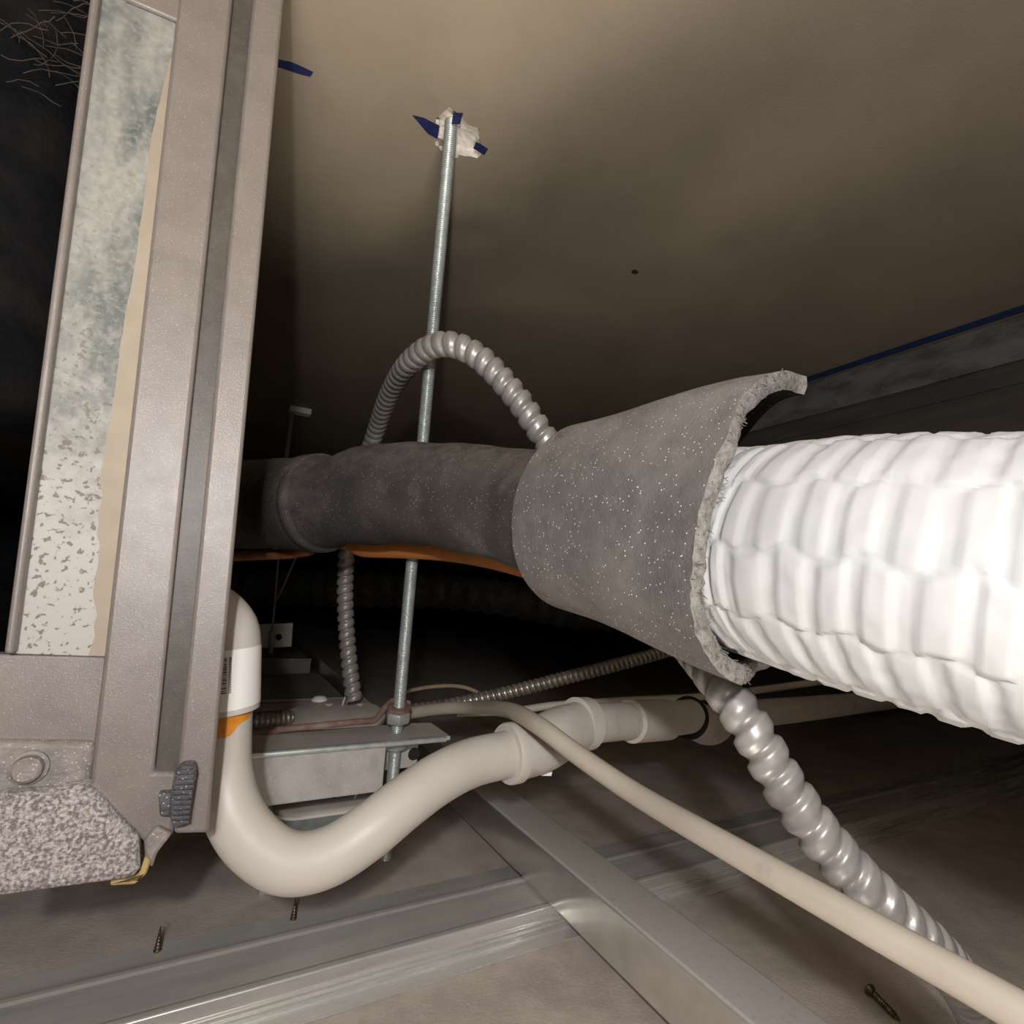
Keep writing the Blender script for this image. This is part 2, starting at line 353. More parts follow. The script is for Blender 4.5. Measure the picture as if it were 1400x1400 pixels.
# ------------------------------------------------------------------ furring channel and runner
def profile(P, d, a0, a1, dirn):
    """open sheet profile P [(x,z)] extruded; dirn 'a': x is n; 'n': x is a. d = sheet thickness"""
    mb = MB(); n = len(P); Q = []
    for i in range(n):
        p = Vector((P[i][0], P[i][1])); a = Vector(P[max(0, i - 1)]); b = Vector(P[min(n - 1, i + 1)])
        t1 = (p - a).normalized() if i > 0 else (b - p).normalized(); t2 = (b - p).normalized() if i < n - 1 else t1
        nn = Vector((-t1.y - t2.y, t1.x + t2.x)); nn = nn / max(.3, nn.length_squared) * 2
        Q.append(p + nn * d)
    loop = [tuple(p) for p in P] + [tuple(q) for q in reversed(Q)]
    f = (lambda x, z, s: W(s, x, z)) if dirn == 'a' else (lambda x, z, s: W(x, s, z))
    r = [[f(x, z, s) for x, z in loop] for s in (a0, a1)]
    return mb.grid(r, closed=True, caps=True)
def fillet(P, r, seg=5):
    P = [Vector(p) for p in P]; out = [P[0]]
    for a, b, c in zip(P, P[1:], P[2:]):
        u = (a - b).normalized(); v = (c - b).normalized(); ang = math.acos(max(-1, min(1, u.dot(v))))
        d = min(r / math.tan(ang / 2), (a - b).length * .45, (c - b).length * .45); rr = d * math.tan(ang / 2)
        ctr = b + (u + v).normalized() * (rr / math.sin(ang / 2)); p0 = b + u * d - ctr; p1 = b + v * d - ctr
        t0 = math.atan2(p0.y, p0.x); dt = (math.atan2(p1.y, p1.x) - t0 + math.pi) % (2 * math.pi) - math.pi
        out += [ctr + Vector((math.cos(t0 + dt * k / seg), math.sin(t0 + dt * k / seg))) * rr for k in range(seg + 1)]
    return [tuple(p) for p in out + [P[-1]]]
hat = thing('furring_channel', 'shiny galvanised hat-shaped furring channel screwed to the boards under the runner', 'metal channel', W(.3, .42, 0))
P = fillet([(.374, .0012), (.3875, .0012), (.3865, .0052), (.3842, .0068), (.3868, .0084), (.3842, .0104), (.3866, .0124), (.3850, .0212), (.3900, .0212), (.3925, .0204), (.4265, .0204), (.4290, .0212), (.4337, .0212), (.4345, .0012), (.489, .0012)], .0014)
profile(P, -.0007, -.9, 1.6, 'a').out('channel_body', M['galv'], hat, smooth=True, auto=math.radians(55))
run = thing('main_runner', 'long galvanised runner bar laid crosswise over the furring channel', 'metal channel', W(.28, .9, .0225))
P = fillet([(.303, .0555), (.3025, .0608), (.2635, .0608), (.2635, .0232), (.282, .0232)], .0024)
profile(P, .0009, -.1, 2.2, 'n').out('channel_body', M['galv_bright'], run, smooth=True, auto=math.radians(55))
def drywall_screw(base, axis, L, name, label, bent=0):
    mb = MB(); axis = axis.normalized(); N = int(L / .0019); prof = [(0, .0042), (.0006, .0042), (.0032, .0016)]
    for i in range(N):
        h = .004 + i * .0019 * (L - .004) / L; k = 1 - sm(h, L * .72, L)
        prof += [(h, .0014 * k + .0002), (h + .0009, .0021 * k + .0002)]
    prof.append((L, .0001)); lathe(mb, base, axis, prof, 10)
    return props(mb.out(name, M['screw'], smooth=True, auto=math.radians(40)), label, 'screw')
# tips of screws that come up through the rear flange
for k, (px, py, h, lab) in enumerate(((215, 1301, .017, 'dark screw point poking up through the channel flange below the grey casing'), (401, 1257, .016, 'dark screw point poking up through the channel flange below the drain trap'))):
    b = onz(px, py, .0014); mb = MB(); prof = []
    for i in range(8):
        q = i / 8; prof += [(h * q, .0017 * (1 - q) + .0003), (h * q + h * .06, .0024 * (1 - q) + .0003)]
    prof.append((h, .0001)); lathe(mb, b, ZX, prof, 10)
    props(mb.out('screw_tip', M['screw'], smooth=True, auto=math.radians(40)), lab, 'screw')
sa, sb = onz(1189, 1353, .004), onz(1232, 1397, .0022)
drywall_screw(sa, sb - sa, (sb - sa).length, 'loose_screw', 'loose bronze drywall screw lying on the dusty board by the runner')
# ------------------------------------------------------------------ air handler casing
UN = at(330, 570, .245).dot(NX)
def Ul(px, py, t): return onn(px, py, UN + t)
RE = lambda y: 388 - .0904 * y
G2 = lambda y: 345 - .097 * y
G1 = lambda y: 318 - .102 * y
Mx = lambda y: 243 - .1125 * y
Lx = lambda y: 122 - .1315 * y
TOP = -80
unit = thing('air_handler', 'tall taupe painted sheet-metal equipment casing with a mottled galvanised panel and ridged clip', 'equipment casing', W(-.1, UN + .12, .16))
def up_(name, P, t0, t1, m, bevel=.0012, parent=None):
    return MB().prism([Ul(x, y, t0) for x, y in P], NX * (t1 - t0)).out(name, M[m], parent or unit, bevel=bevel)
# body behind the face
pl = Ul(Lx(890), 890, 0).dot(AX); MB().box(Ul(Lx(0), 0, 0).dot(AX) + .012, -.034, UN + .0125, UN + .30, .164, .585).out('casing_body', M['paint'], unit, bevel=.002)
up_('edge_flange', [(G2(TOP), TOP), (RE(TOP), TOP), (285, 1140), (237, 1141), (G2(1056), 1056)], 0, .010, 'paint', .0016)
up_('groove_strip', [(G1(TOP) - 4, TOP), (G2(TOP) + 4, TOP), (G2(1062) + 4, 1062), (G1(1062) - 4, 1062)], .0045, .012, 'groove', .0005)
up_('face_panel', [(Mx(TOP), TOP), (G1(TOP), TOP), (G1(1056), 1056), (G2(1056), 1056), (237, 1141), (222, 1155), (209, 1180), (196, 1152), (155, 1112), (122, 1076)], 0, .011, 'paint', .0016)
ins = up_('insert_panel', [(Lx(TOP) + 10, TOP), (Mx(TOP) + 3, TOP), (Mx(898) + 3, 898), (Lx(894) + 10, 894)], .0035, .011, 'zinc_panel', .0004)
es = [(Mx(75) + 3, 75), (Mx(897) + 3, 897)]
for i in range(60):      # ragged border between the cream paint and the bare sheet
    y = 896 - i * 13.8; es.append((Mx(y) - (13 + 12 * sm(y, 250, 560) - 12 * sm(y, 640, 890)) * sm(y, 70, 200) - random.uniform(0, 2 + 6 * sm(y, 500, 700)) - 1, y))
up_('edge_strip', es, .0030, .006, 'cream', 0)
up_('panel_lip', [(Lx(TOP), TOP), (Lx(TOP) + 13, TOP), (Lx(894) + 14, 894), (Lx(894), 894)], -.0015, .012, 'paint', .0012)
up_('top_band', [(170, -4), (243, 27), (Mx(TOP) + 2, TOP), (Lx(TOP) + 16, TOP)], .0005, .0028, 'paint', .0006)
up_('lower_band', [(-60, 893), (Mx(898) + 3, 898), (Mx(1016) + 3, 1016), (-60, 1014)], .004, .012, 'paint', .0008)
led = up_('ledge', [(-60, 1012), (Mx(1014) + 3, 1014), (Mx(1072) + 2, 1072), (104, 1082), (-60, 1090)], .0012, .012, 'paint_rough', .0025)
bc = Ul(40, 1049, .0012); mb = MB(); lathe(mb, bc, -NX, [(0, .0062), (.0012, .0062), (.0016, .0050), (.0042, .0046), (.0050, .0036)], 20)
bolt = mb.out('bolt', M['paint_rough'], unit, smooth=True, auto=math.radians(35))
pan = up_('drain_pan', [(-70, 1092), (60, 1084), (116, 1072), (150, 1107), (188, 1148), (191, 1190), (186, 1203), (-70, 1238)], -.006, .055, 'foam', .003)
up_('foam_tape', [(150, 1206), (188, 1201), (198, 1172), (207, 1176), (200, 1196), (184, 1210), (150, 1212)], -.0045, .03, 'tape', .001)
up_('corner_tab', [(196, 1150), (214, 1130), (236, 1140), (214, 1168), (208, 1188), (198, 1180)], -.003, .004, 'paint_rough', .0012)
# ridged clip on the flange
clip = up_('latch_clip', [(250, 1047), (268, 1046), (269, 1058), (259, 1120), (255, 1130), (236, 1134), (232, 1118), (234, 1080), (240, 1056)], -.0075, .0008, 'clip', .0015)
for i in range(11):
    y = 1053 + i * 7; q = i / 10; xl = 246 - 10 * min(1, q * 2.2); xr = 266 - 8 * q
    MB().prism([Ul(xl, y, -.0088), Ul(xr, y - 1, -.0088), Ul(xr, y + 2.4, -.0088), Ul(xl, y + 3.4, -.0088)], NX * .0016).out('ridge', M['clip'], clip)
up_('clip_tab', [(216, 1086), (236, 1084), (235, 1112), (232, 1118), (218, 1117)], -.0045, .001, 'clip', .001)
# ------------------------------------------------------------------ threaded rod, strut
rt = onz(616, 180, SLAB); rb = at(527, 1172, .44)
rd = (rt - rb).normalized()
def rod_at(px, py):
    v = ray(px, py); w0 = CAM - rb; b = v.dot(rd); d = v.dot(w0); e = rd.dot(w0); a = v.dot(v)
    return rb + rd * ((a * e - b * d) / (a - b * b))
nt_ = rod_at(541, 985)           # at the strut
rod = thing('threaded_rod', 'zinc threaded hanger rod running from the plaster hole in the slab down through the strut', 'threaded rod', rb)
Lr = (rt - rb).length + .010; pit = .0015; Nn = int(Lr / pit * 6)
uu = rd.cross(Vector((1, 0, 0))).normalized(); vv = rd.cross(uu); rows = []
for i in range(Nn + 1):
    h = Lr * i / Nn; row = []
    for j in range(16):
        th = 2 * math.pi * j / 16; ph = (h / pit - j / 16) % 1.0
        row.append(rb + rd * h + (uu * math.cos(th) + vv * math.sin(th)) * (.00505 - .0009 * abs(2 * ph - 1)))
    rows.append(row)
MB().grid(rows, closed=True, caps=True).out('rod_shaft', M['zinc'], rod, smooth=True)
ZS = rod_at(540, 1000).z                  # top of the strut
rs = rb + rd * ((ZS - rb.z) / rd.z)
def hexnut(c, axis, R, h, name):
    u = axis.cross(Vector((1, 0, 0))).normalized(); v = axis.cross(u); mb = MB()
    rows = []
    for hh, k in ((0, .9), (h * .12, 1), (h * .88, 1), (h, .9)):
        rows.append([c + axis * hh + (u * math.cos(math.pi * j / 3 + .3) + v * math.sin(math.pi * j / 3 + .3)) * R * k for j in range(6)])
    mb.grid(rows, closed=True, caps=True); return mb.out(name, M['zinc'], rod, bevel=.0005)
hexnut(rs + rd * .0085, rd, .0102, .0095, 'nut')
lathe(mb := MB(), rs + rd * .0182, rd, [(0, .0062), (.0008, .0095), (.003, .0098), (.0036, .0060)], 24); mb.out('lock_washer', M['brownwire'], rod, smooth=True, auto=.6)
hexnut(rs - rd * .0135, rd, .0098, .0085, 'nut')
lathe(mb := MB(), rs - rd * .0048, rd, [(0, .006), (0, .0118), (.0016, .0118), (.0016, .006)], 24); mb.out('washer', M['zinc'], rod, smooth=True, auto=.6)
# strut: bent sheet bracket
fr = [onz(x, y, ZS) for x, y in ((345, 1033), (600, 1005))]; nF = sum(p.dot(NX) for p in fr) / 2
aR = onz(612, 1004, ZS).dot(AX); aW = onz(527, 1012, ZS).dot(AX); nB = max(nF + .036, rs.dot(NX) + .022)
aL = -.26
strut = thing('strut_bracket', 'pale galvanised support strut held by the threaded rod under the taupe casing', 'metal bracket', W((aL + aR) / 2, (nF + nB) / 2, ZS - .034))
th = .0028
# top plate with a clipped back corner and a hole for the rod
hc2 = rs; kk = 20
ca, cn = rs.dot(AX), rs.dot(NX)
inner = [(ca + .0066 * math.cos(2 * math.pi * (i + .5) / kk), cn + .0066 * math.sin(2 * math.pi * (i + .5) / kk)) for i in range(kk)]
outer = []
for i in range(kk):
    t_ = 2 * math.pi * (i + .5) / kk; c, s = math.cos(t_), math.sin(t_); k = min((aR - ca if c > 0 else .03) / max(abs(c), 1e-6), ((nB - cn) if s > 0 else (cn - nF)) / max(abs(s), 1e-6)); outer.append((ca + k * c, cn + k * s))
mb = MB()
mb.grid([[W(a, n, ZS) for a, n in inner], [W(a, n, ZS) for a, n in outer], [W(a, n, ZS - th) for a, n in outer], [W(a, n, ZS - th) for a, n in inner], [W(a, n, ZS) for a, n in inner]], closed=True)
mb.box(aL, ca - .03, nF, nB, ZS - th, ZS)
for sn, nn in ((-1, nF), (1, nB)):     # close the plate's square corners
    for sA, aa in ((-1, ca - .03), (1, aR)):
        if sA > 0 and sn > 0: continue
        cs = [p for p in outer if (p[0] - ca) * sA > 0 and (p[1] - cn) * sn > 0]
        p1 = min(cs, key=lambda p: abs(p[0] - aa) * 10 - abs(p[1] - cn)); p2 = min(cs, key=lambda p: abs(p[1] - nn) * 10 - abs(p[0] - ca))
        mb.prism([W(*p1, ZS), W(aa, nn, ZS), W(*p2, ZS)], ZX * -th)
mb.out('top_plate', M['galv_dusty'], strut)
rl = []
for i in range(9):
    q = math.pi * i / 8 - math.pi / 2; rl.append((nF - .0006 - .0022 * math.cos(q), ZS - .0016 + .0022 * math.sin(q)))
MB().grid([[W(s, n, z) for n, z in rl + [(nF + .001, ZS + .0006), (nF + .001, ZS - .0038)]] for s in (aL, aR - .004)], closed=True, caps=True).out('rolled_edge', M['zinc'], strut, smooth=True, auto=.9)
MB().box(aL, aW, nF + .0006, nF + .0006 + th, ZS - .036, ZS - th).out('front_web', M['galv_dusty'], strut, bevel=.0006)
MB().box(aL, aR - .01, nB - th, nB, ZS - .036, ZS - th).out('back_web', M['galv_dusty'], strut, bevel=.0006)
hb = onn(566, 1031, nB - th - .0003); lathe(mb := MB(), hb, NX, [(0, .0052), (.0004, .0052)], 20); mb.out('bolt_hole', M['void'], strut)
# ------------------------------------------------------------------ insulated refrigerant line
AXP = [(302, 690, .44), (380, 689, .43), (440, 688, .398), (520, 677, .373), (600, 677, .349), (660, 685, .327), (730, 697, .30), (800, 708, .264), (870, 719, .238), (940, 735, .214), (1010, 748, .195), (1080, 757, .1765), (1150, 765, .1605), (1275, 781, .1415), (1400, 798, .128), (1560, 818, .1145)]
AXW = [at(*p) for p in AXP]
AXW += [AXW[-1] + (AXW[-1] - AXW[-2]).normalized() * k for k in (.10, .25, .40)]     # runs on past the camera
def bump_(x, c, w_): return math.exp(-((x - c) / w_) ** 2)
pts, par, LL = spline(AXW[:9], .003)
def r_black(i, th):
    q = par[i]
    r = .0350 + .0012 * bump_(q, 1.9, .25) - .002 * bump_(q, 2.3, .22) + .0012 * noise.noise(Vector((q * 1.8, math.cos(th) * 1.4, math.sin(th) * 1.4)))
    r += .0022 * bump_(q, 3.2, .5) * max(0, math.cos(th)) + .0016 * math.sin(q * 7 + 2 * th) * bump_(q, 3.0, .8) * .5
    if q < 2.05: r += .0014
    return r
line = thing('insulated_pipe', 'black foam-insulated refrigerant pipe emerging from behind the taupe casing edge', 'insulated pipe', pts[0] - ZX * .04)
i1 = next(i for i, q in enumerate(par) if q > 2.12)
tube('foam_section', pts[:i1], lambda i, th: r_black(i, th), M['rubber'], line, seg=40)
tube('foam_section', pts[i1 - 6:], lambda i, th: r_black(i + i1 - 6, th) - .0006, M['rubber'], line, seg=40)
# curled tape tab at the joint
c = at(434, 660, .36); 
lathe(mb := MB(), pts[i1 - 2], (pts[i1 + 2] - pts[i1 - 4]), [(-.004, .0362), (-.003, .0376), (.003, .0374), (.0045, .0353)], 40); mb.out('joint_band', M['rubber'], line, smooth=True)
# bare pipes under the foam
p2, q2, _ = spline([at(468, 742, .43), at(500, 745, .42), at(560, 746, .404), at(620, 750, .388), at(680, 760, .369), at(740, 776, .348)], .004)
rust = tube('bare_pipe', p2, lambda i, th:   .0100 * (1 - .55 * (1 - sm(i, 0, 6))), M['rust'], None, seg=24)
props(rust, 'orange bare pipe showing along the underside of the black foam', 'pipe')
p2, q2, _ = spline([at(300, 762, .47), at(350, 759, .465), at(395, 757, .455), at(425, 752, .447)], .004)
props(tube('copper_tube', p2, lambda i, th: .0046, M['copper'], None, seg=18), 'thin copper tube under the black foam pipe beside the casing edge', 'pipe')
# ------------------------------------------------------------------ grey foam sleeve
pts, par, LL = spline(AXW, .0025)
Fm = frames(pts)
def s_at(q): return min(range(len(par)), key=lambda i: abs(par[i] - q))
def interp(s):
    s = max(0, min(len(pts) - 1.001, s)); i = int(s); t = s - i
    return pts[i].lerp(pts[i + 1], t), [a.lerp(b, t).normalized() for a, b in zip(Fm[i], Fm[i + 1])]
SL0 = s_at(7.05)
STEP = LL / (len(pts) - 1)
# orientation: find the angle that points at the camera
p_, f_ = interp(s_at(9))
tc = (CAM - p_); TH_CAM = math.atan2(tc.dot(f_[2]), tc.dot(f_[1])); TH_SIGN = 1 if TH_CAM > 0 else -1
def sleeve_pt(uq, vq, inner):
    """vq: 0 = top, 90 = towards the viewer, 180 = under, 270 = behind (degrees)"""
    ends = [(-90, .085), (0, .098), (30, .100), (60, .106), (95, .107), (140, .101), (165, .100), (200, .090), (290, .08)]
    for (v0, e0), (v1, e1) in zip(ends, ends[1:]):
        if v0 <= vq <= v1: e = e0 + (e1 - e0) * sm(vq, v0, v1); break
    Lq = e * uq
    p, (t, u, v) = interp(SL0 + Lq / STEP)
    r = .0465 - .0022 * sm(uq, .2, 1)
    flap = (.018 * sm(uq, -.1, .85)) * math.exp(-((vq - 4) / 44) ** 2)
    low = .002 * sm(uq, .4, 1) * math.exp(-((vq - 165) / 40) ** 2)
    r += flap + low + .0009 * noise.noise(Vector((uq * 3, math.cos(math.radians(vq)) * 2, math.sin(math.radians(vq)) * 2 + 5)))
    if inner: r -= .0066 - .0016 * math.exp(-((vq - 100) / 50) ** 2)
    a = math.radians(vq) * TH_SIGN
    return p + (u * math.cos(a) + v * math.sin(a)) * r
NU, NV = 44, 96
V0, V1 = -62, 285
def grid_sl(inner): return [[sleeve_pt(i / NU, V0 + 64 * sm(i / NU, .1, 1) + (V1 - V0 - 64 * sm(i / NU, .1, 1)) * j / NV, inner) for j in range(NV + 1)] for i in range(NU + 1)]
go, gi = grid_sl(False), grid_sl(True)
for j in range(NV + 1):      # ragged cut edge
    k = random.uniform(-.0006, .0006); d = (go[NU][j] - go[NU - 1][j]).normalized()
    go[NU][j] = go[NU][j] + d * k; gi[NU][j] = gi[NU][j] + d * (k + random.uniform(-.0004, .0004))
sl = thing('foam_sleeve', 'dusty grey foam sleeve flaring open over the end of the white wrapped pipe', 'pipe sleeve', go[NU // 2][NV // 2] - ZX * .05)
MB().grid(go).out('outer_skin', M['sleeve'], sl, smooth=True)
MB().grid(gi).out('inner_skin', M['rubber'], sl, smooth=True)
rim = MB()
rim.grid([[go[NU][j].lerp(gi[NU][j], k / 4) + (go[NU][j] - go[NU - 1][j]).normalized() * (.0010 * math.sin(math.pi * k / 4) + random.uniform(-.0003, .0003) * (0 < k < 4)) for j in range(NV + 1)] for k in range(5)])
rim.out('cut_edge', M['fibre'], sl, smooth=True)
rim = MB(); rim.grid([go[0], gi[0]]); rim.grid([[g_[0] for g_ in go], [g_[0] for g_ in gi]]); rim.grid([[g_[NV] for g_ in go], [g_[NV] for g_ in gi]])
rim.out('back_edge', M['rubber'], sl)
fb = MB()
for k in range(160):         # loose fibres on the cut edge
    j = random.randrange(4, 62); b = go[NU][j].lerp(gi[NU][j], random.random()); d = (go[NU][j] - go[NU - 1][j]).normalized()
    q = [b]
    for s_ in range(4): d = (d + Vector([random.uniform(-.5, .5) for _ in range(3)])).normalized(); q.append(q[-1] + d * random.uniform(.0003, .0009))
    fb.grid(tube_rows(q, .00012, 4), closed=True)
props(fb.out('edge_fibres', M['fibre'], sl), kind='stuff')
# ------------------------------------------------------------------ white wrapped pipe
wp, wq, WL = spline(AXW[8:], .0009)
def hsh(k, l): return (math.sin(k * 127.1 + l * 311.7) * 43758.5453) % 1
def r_white(i, th):
    s = i * .0009; deg = math.degrees(th) * TH_SIGN % 360
    SEC = 32.0; dg = deg + 5 + 2.0 * math.sin(s * 400 + (deg // 40))
    k = int(dg // SEC); fr_ = dg / SEC - k
    PER = .0088
    ph = s / PER + .5 * (k % 2) + .16 * hsh(k, 3) + (fr_ - .5) * (.42, .20, -.04, .06, -.30)[k % 5]
    l = math.floor(ph); f_ = ph - l
    wdt = .56 + .10 * hsh(k, l)
    rib = sm(f_, .0, .10) * (1 - sm(f_, wdt, wdt + .12))
    edge = min(fr_, 1 - fr_)
    h = .00085 * rib * sm(edge, 0, .05) + .0005 * sm(edge, 0, .06) * (k % 2)
    h += .00030 * noise.noise(Vector((s * 260, k * 3.1, fr_ * 4))) + .0007 * noise.noise(Vector((s * 45, math.cos(th) * 2, math.sin(th) * 2)))
    return .0362 + h
white = tube('wrapped_pipe', wp, r_white, M['white'], None, seg=220, auto=None)
props(white, 'bright white ribbed vinyl-wrapped pipe running out of the grey foam sleeve', 'wrapped pipe')
# ------------------------------------------------------------------ flexible conduits
def conduit_mesh(pts_in, R, pitch, amp, seg=24, spt=12, hand=1, saw=.7):
    p, q, L = spline(pts_in, pitch / spt)
    st = L / (len(p) - 1)
    def rad(i, th):
        ph = (i * st / pitch - hand * th / (2 * math.pi)) % 1.0
        b = sm(ph, 0, .18) * (1 - sm(ph, .55, 1.0)) if saw else .5 - .5 * math.cos(2 * math.pi * ph)
        return R - amp + amp * b
    return MB().grid(tube_rows(p, rad, seg, Vector((1, .2, .1))), closed=True, caps=True), p
# dusty conduit: junction box -> arch -> behind the sleeve -> down to the boards
CP = [(484, 957, .56), (478, 910, .565), (473, 850, .57), (472, 790, .57), (478, 720, .565), (494, 650, .56), (513, 592, .53), (532, 540, .465), (560, 496, .402), (602, 471, .366), (650, 485, .352), (700, 536, .342), (738, 590, .338), (800, 680, .335), (868, 780, .312), (925, 862, .27), (968, 914, .232), (1016, 980, .212), (1076, 1080, .201), (1140, 1165, .194), (1210, 1238, .190), (1284, 1308, .196), (1330, 1372, .215), (1352, 1440, .25), (1362, 1500, .288)]
mbq, cpts = conduit_mesh([at(*p) for p in CP], .0088, .0097, .0021, seg=28, spt=12, hand=1)
fc = mbq.out('flexible_conduit', M['flex'], smooth=True)
props(fc, 'dusty aluminium flexible conduit arching over the black pipe and running down past the cream cable', 'conduit')
# dark armoured cable
mbq, p_ = conduit_mesh([at(556, 972, .50), at(600, 966, .50), at(680, 950, .51), at(760, 930, .52), at(850, 907, .54), at(930, 885, .57), at(1010, 862, .62)], .0066, .0056, .0013, seg=18, spt=10)
props(mbq.out('armoured_cable', M['flexdark'], smooth=True), 'dark shiny steel armoured cable running off behind the strut nut under the foam sleeve', 'cable')
# ------------------------------------------------------------------ junction boxes
jc = at(455, 981, .555); JZ = jc.z
jb = thing('junction_box', 'round-covered junction box under the upright end of the flexible conduit', 'junction box', Vector((jc.x, jc.y, JZ - .05)))
R = .054
def disc(mb, c, R, h0, h1, seg=40, ell=1):
    lathe(mb, c, ZX, [(h0, R - .001), (h0 + .0004, R), (h1 - .0006, R), (h1, R - .001)], seg)
JN = (ZX - FW * .16).normalized(); lathe(mb := MB(), Vector((jc.x, jc.y, JZ)), JN, [(-.003, R - .001), (-.0026, R), (-.0006, R), (0, R - .001)], 40); cov = mb.out('cover', M['boxgrey'], jb, smooth=True, auto=.6)
lathe(mb := MB(), Vector((jc.x, jc.y, JZ)), JN, [(-.05, .044), (-.047, .048), (-.0032, .049)], 8); mb.out('box_body', M['steel_dark'], jb, bevel=.0015)
def onj(px, py):
    v = ray(px, py); return CAM + v * ((jc - CAM).dot(JN) / v.dot(JN))
b = onj(468, 964); lathe(mb := MB(), b, (ZX + AX * .25), [(0, .0016), (.009, .0016), (.0095, .001)], 10); mb.out('cover_screw', M['zinc'], cov, smooth=True, auto=.6)
for px, py in ((450, 963), (492, 963)):
    b = onj(px, py); lathe(mb := MB(), b, JN, [(0, .0045), (.0010, .0042), (.0016, .0030)], 12); mb.out('cover_tab', M['galv_dusty'], cov, smooth=True, auto=.6)
b = onj(484, 957); lathe(mb := MB(), b, JN, [(-.001, .0108), (.002, .0108), (.0022, .0095), (.006, .0095), (.0064, .0088)], 20); mb.out('conduit_connector', M['galv_dusty'], jb, smooth=True, auto=.6)
b = onj(437, 956); lathe(mb := MB(), b, ZX, [(-.004, .009), (0, .009), (.003, .006), (.004, .001)], 16); mb.out('knockout_plug', M['label'], jb, smooth=True)
# runner that carries this box
r2 = thing('cross_channel', 'plain galvanised channel on the boards under the round-covered box', 'metal channel', W(.06, .7, 0))
ja, jn = jc.dot(AX), jc.dot(NX)
MB().box(ja - .05, ja + .055, jn - .02, jn + .02, .0, JZ - .05).out('channel_body', M['galv_dusty'], r2, bevel=.002)
# lower box under the strut
LZ = .085; lc = onz(440, 1083, LZ)
lb = thing('device_box', 'blue-grey galvanised box with rounded rim on the boards below the strut', 'junction box', Vector((lc.x, lc.y, 0)))
lz0 = LZ - .0553
def rrect(c, hw, hd, rad, z, k=6):
    out = []
    for cx, cy, a0 in ((hw - rad, hd - rad, 0), (-hw + rad, hd - rad, 90), (-hw + rad, -hd + rad, 180), (hw - rad, -hd + rad, 270)):
        for i in range(k + 1):
            t_ = math.radians(a0 + 90 * i / k); q = c + AX * (cx + rad * math.cos(t_)) + NX * (cy + rad * math.sin(t_)); out.append(Vector((q.x, q.y, z + lz0)))
    return out
HW, HD = .042, .042
mb = MB(); mb.grid([rrect(lc, HW - .006, HD - .006, .014, 0), rrect(lc, HW - .004, HD - .004, .016, .004), rrect(lc, HW - .003, HD - .003, .018, .040), rrect(lc, HW - .003, HD - .003, .018, .0505)], closed=True, caps=True)
lbody = mb.out('box_body', M['steel_dark'], lb, smooth=True, auto=.7)
mb = MB(); mb.grid([rrect(lc, HW - .003, HD - .003, .018, .0500), rrect(lc, HW, HD, .02, .0515), rrect(lc, HW, HD, .02, .0535), rrect(lc, HW - .002, HD - .002, .02, .0550), rrect(lc, HW - .006, HD - .006, .016, .0553)], closed=True, caps=True)
lcov = mb.out('cover', M['boxgrey'], lb, smooth=True, auto=.9)
b = onz(484, 1092, LZ); lathe(mb := MB(), b, ZX + AX * .4, [(0, .0015), (.011, .0015), (.0115, .001)], 10); mb.out('cover_screw', M['zinc'], lcov, smooth=True, auto=.6)
b = onz(466, 1090, LZ); MB().box(b.dot(AX) - .007, b.dot(AX) + .004, b.dot(NX) - .002, b.dot(NX) + .002, LZ, LZ + .0012).out('cover_tab', M['galv_dusty'], lcov, bevel=.0005)
kn = W(lc.dot(AX) + .012, lc.dot(NX) - HD + .0028, .024 + lz0); lathe(mb := MB(), kn, -NX, [(0, .0135), (.0008, .0135), (.0010, .0120), (.0004, .0115)], 28); mb.out('knockout', M['steel_dark'], lb, smooth=True, auto=.6)
MB().box(lc.dot(AX) - .04, lc.dot(AX) - .02, lc.dot(NX) + .018, lc.dot(NX) + .038, 0, lz0 + .001).out('mounting_foot', M['galv_dusty'], lb, bevel=.001)
# short dark flex with its fitting at the left of the boxes
mbq, p_ = conduit_mesh([at(330, 988, .50), at(352, 984, .51), at(380, 982, .525), at(396, 982, .535)], .0075, .0052, .0016, seg=18, spt=10)
props(mbq.out('short_conduit', M['flexdark'], smooth=True), 'short dark ribbed conduit between the drain pipe and the round-covered box', 'conduit')
# ------------------------------------------------------------------ drain pipe
PR = .0134
TP = [(307, 962, .272), (305, 1010, .270), (306, 1056, .267), (318, 1106, .262), (346, 1150, .257), (393, 1179, .2545), (448, 1171, .257), (502, 1138, .264), (552, 1098, .277), (600, 1064, .293), (646, 1042, .310), (698, 1030, .326)]
drain = thing('drain_pipe', 'off-white plastic condensate drain pipe with a U-shaped trap and orange primer mark', 'drain pipe', at(393, 1179, .2545) - ZX * .014)
tp, tq, TL = spline([at(*p) for p in TP], .003)
tube('trap_bend', tp, PR, M['pvc'], drain, seg=36)
# socket with the paper label on top of the trap
e0 = at(307, 970, .272); up1 = (at(309, 880, .275) - e0)
e1 = e0 + up1 * 1.0
sock = [e0, e0.lerp(e1, .5), e1, e1 + ZX * .008 - AX * .003, e1 + ZX * .015 - AX * .012, e1 + ZX * .017 - AX * .028, e1 + ZX * .017 - AX * .036]
sp, sq_, _ = spline(sock, .002)
n1 = len(sp)
soc = tube('socket_elbow', sp, .0166, M['pvc'], drain, seg=36)
sp2, _, _ = spline([e0.lerp(e1, .08), e0.lerp(e1, .96)], .002)
lab_ = tube('paper_label', sp2, .0169, M['label'], soc, seg=36, caps=False)
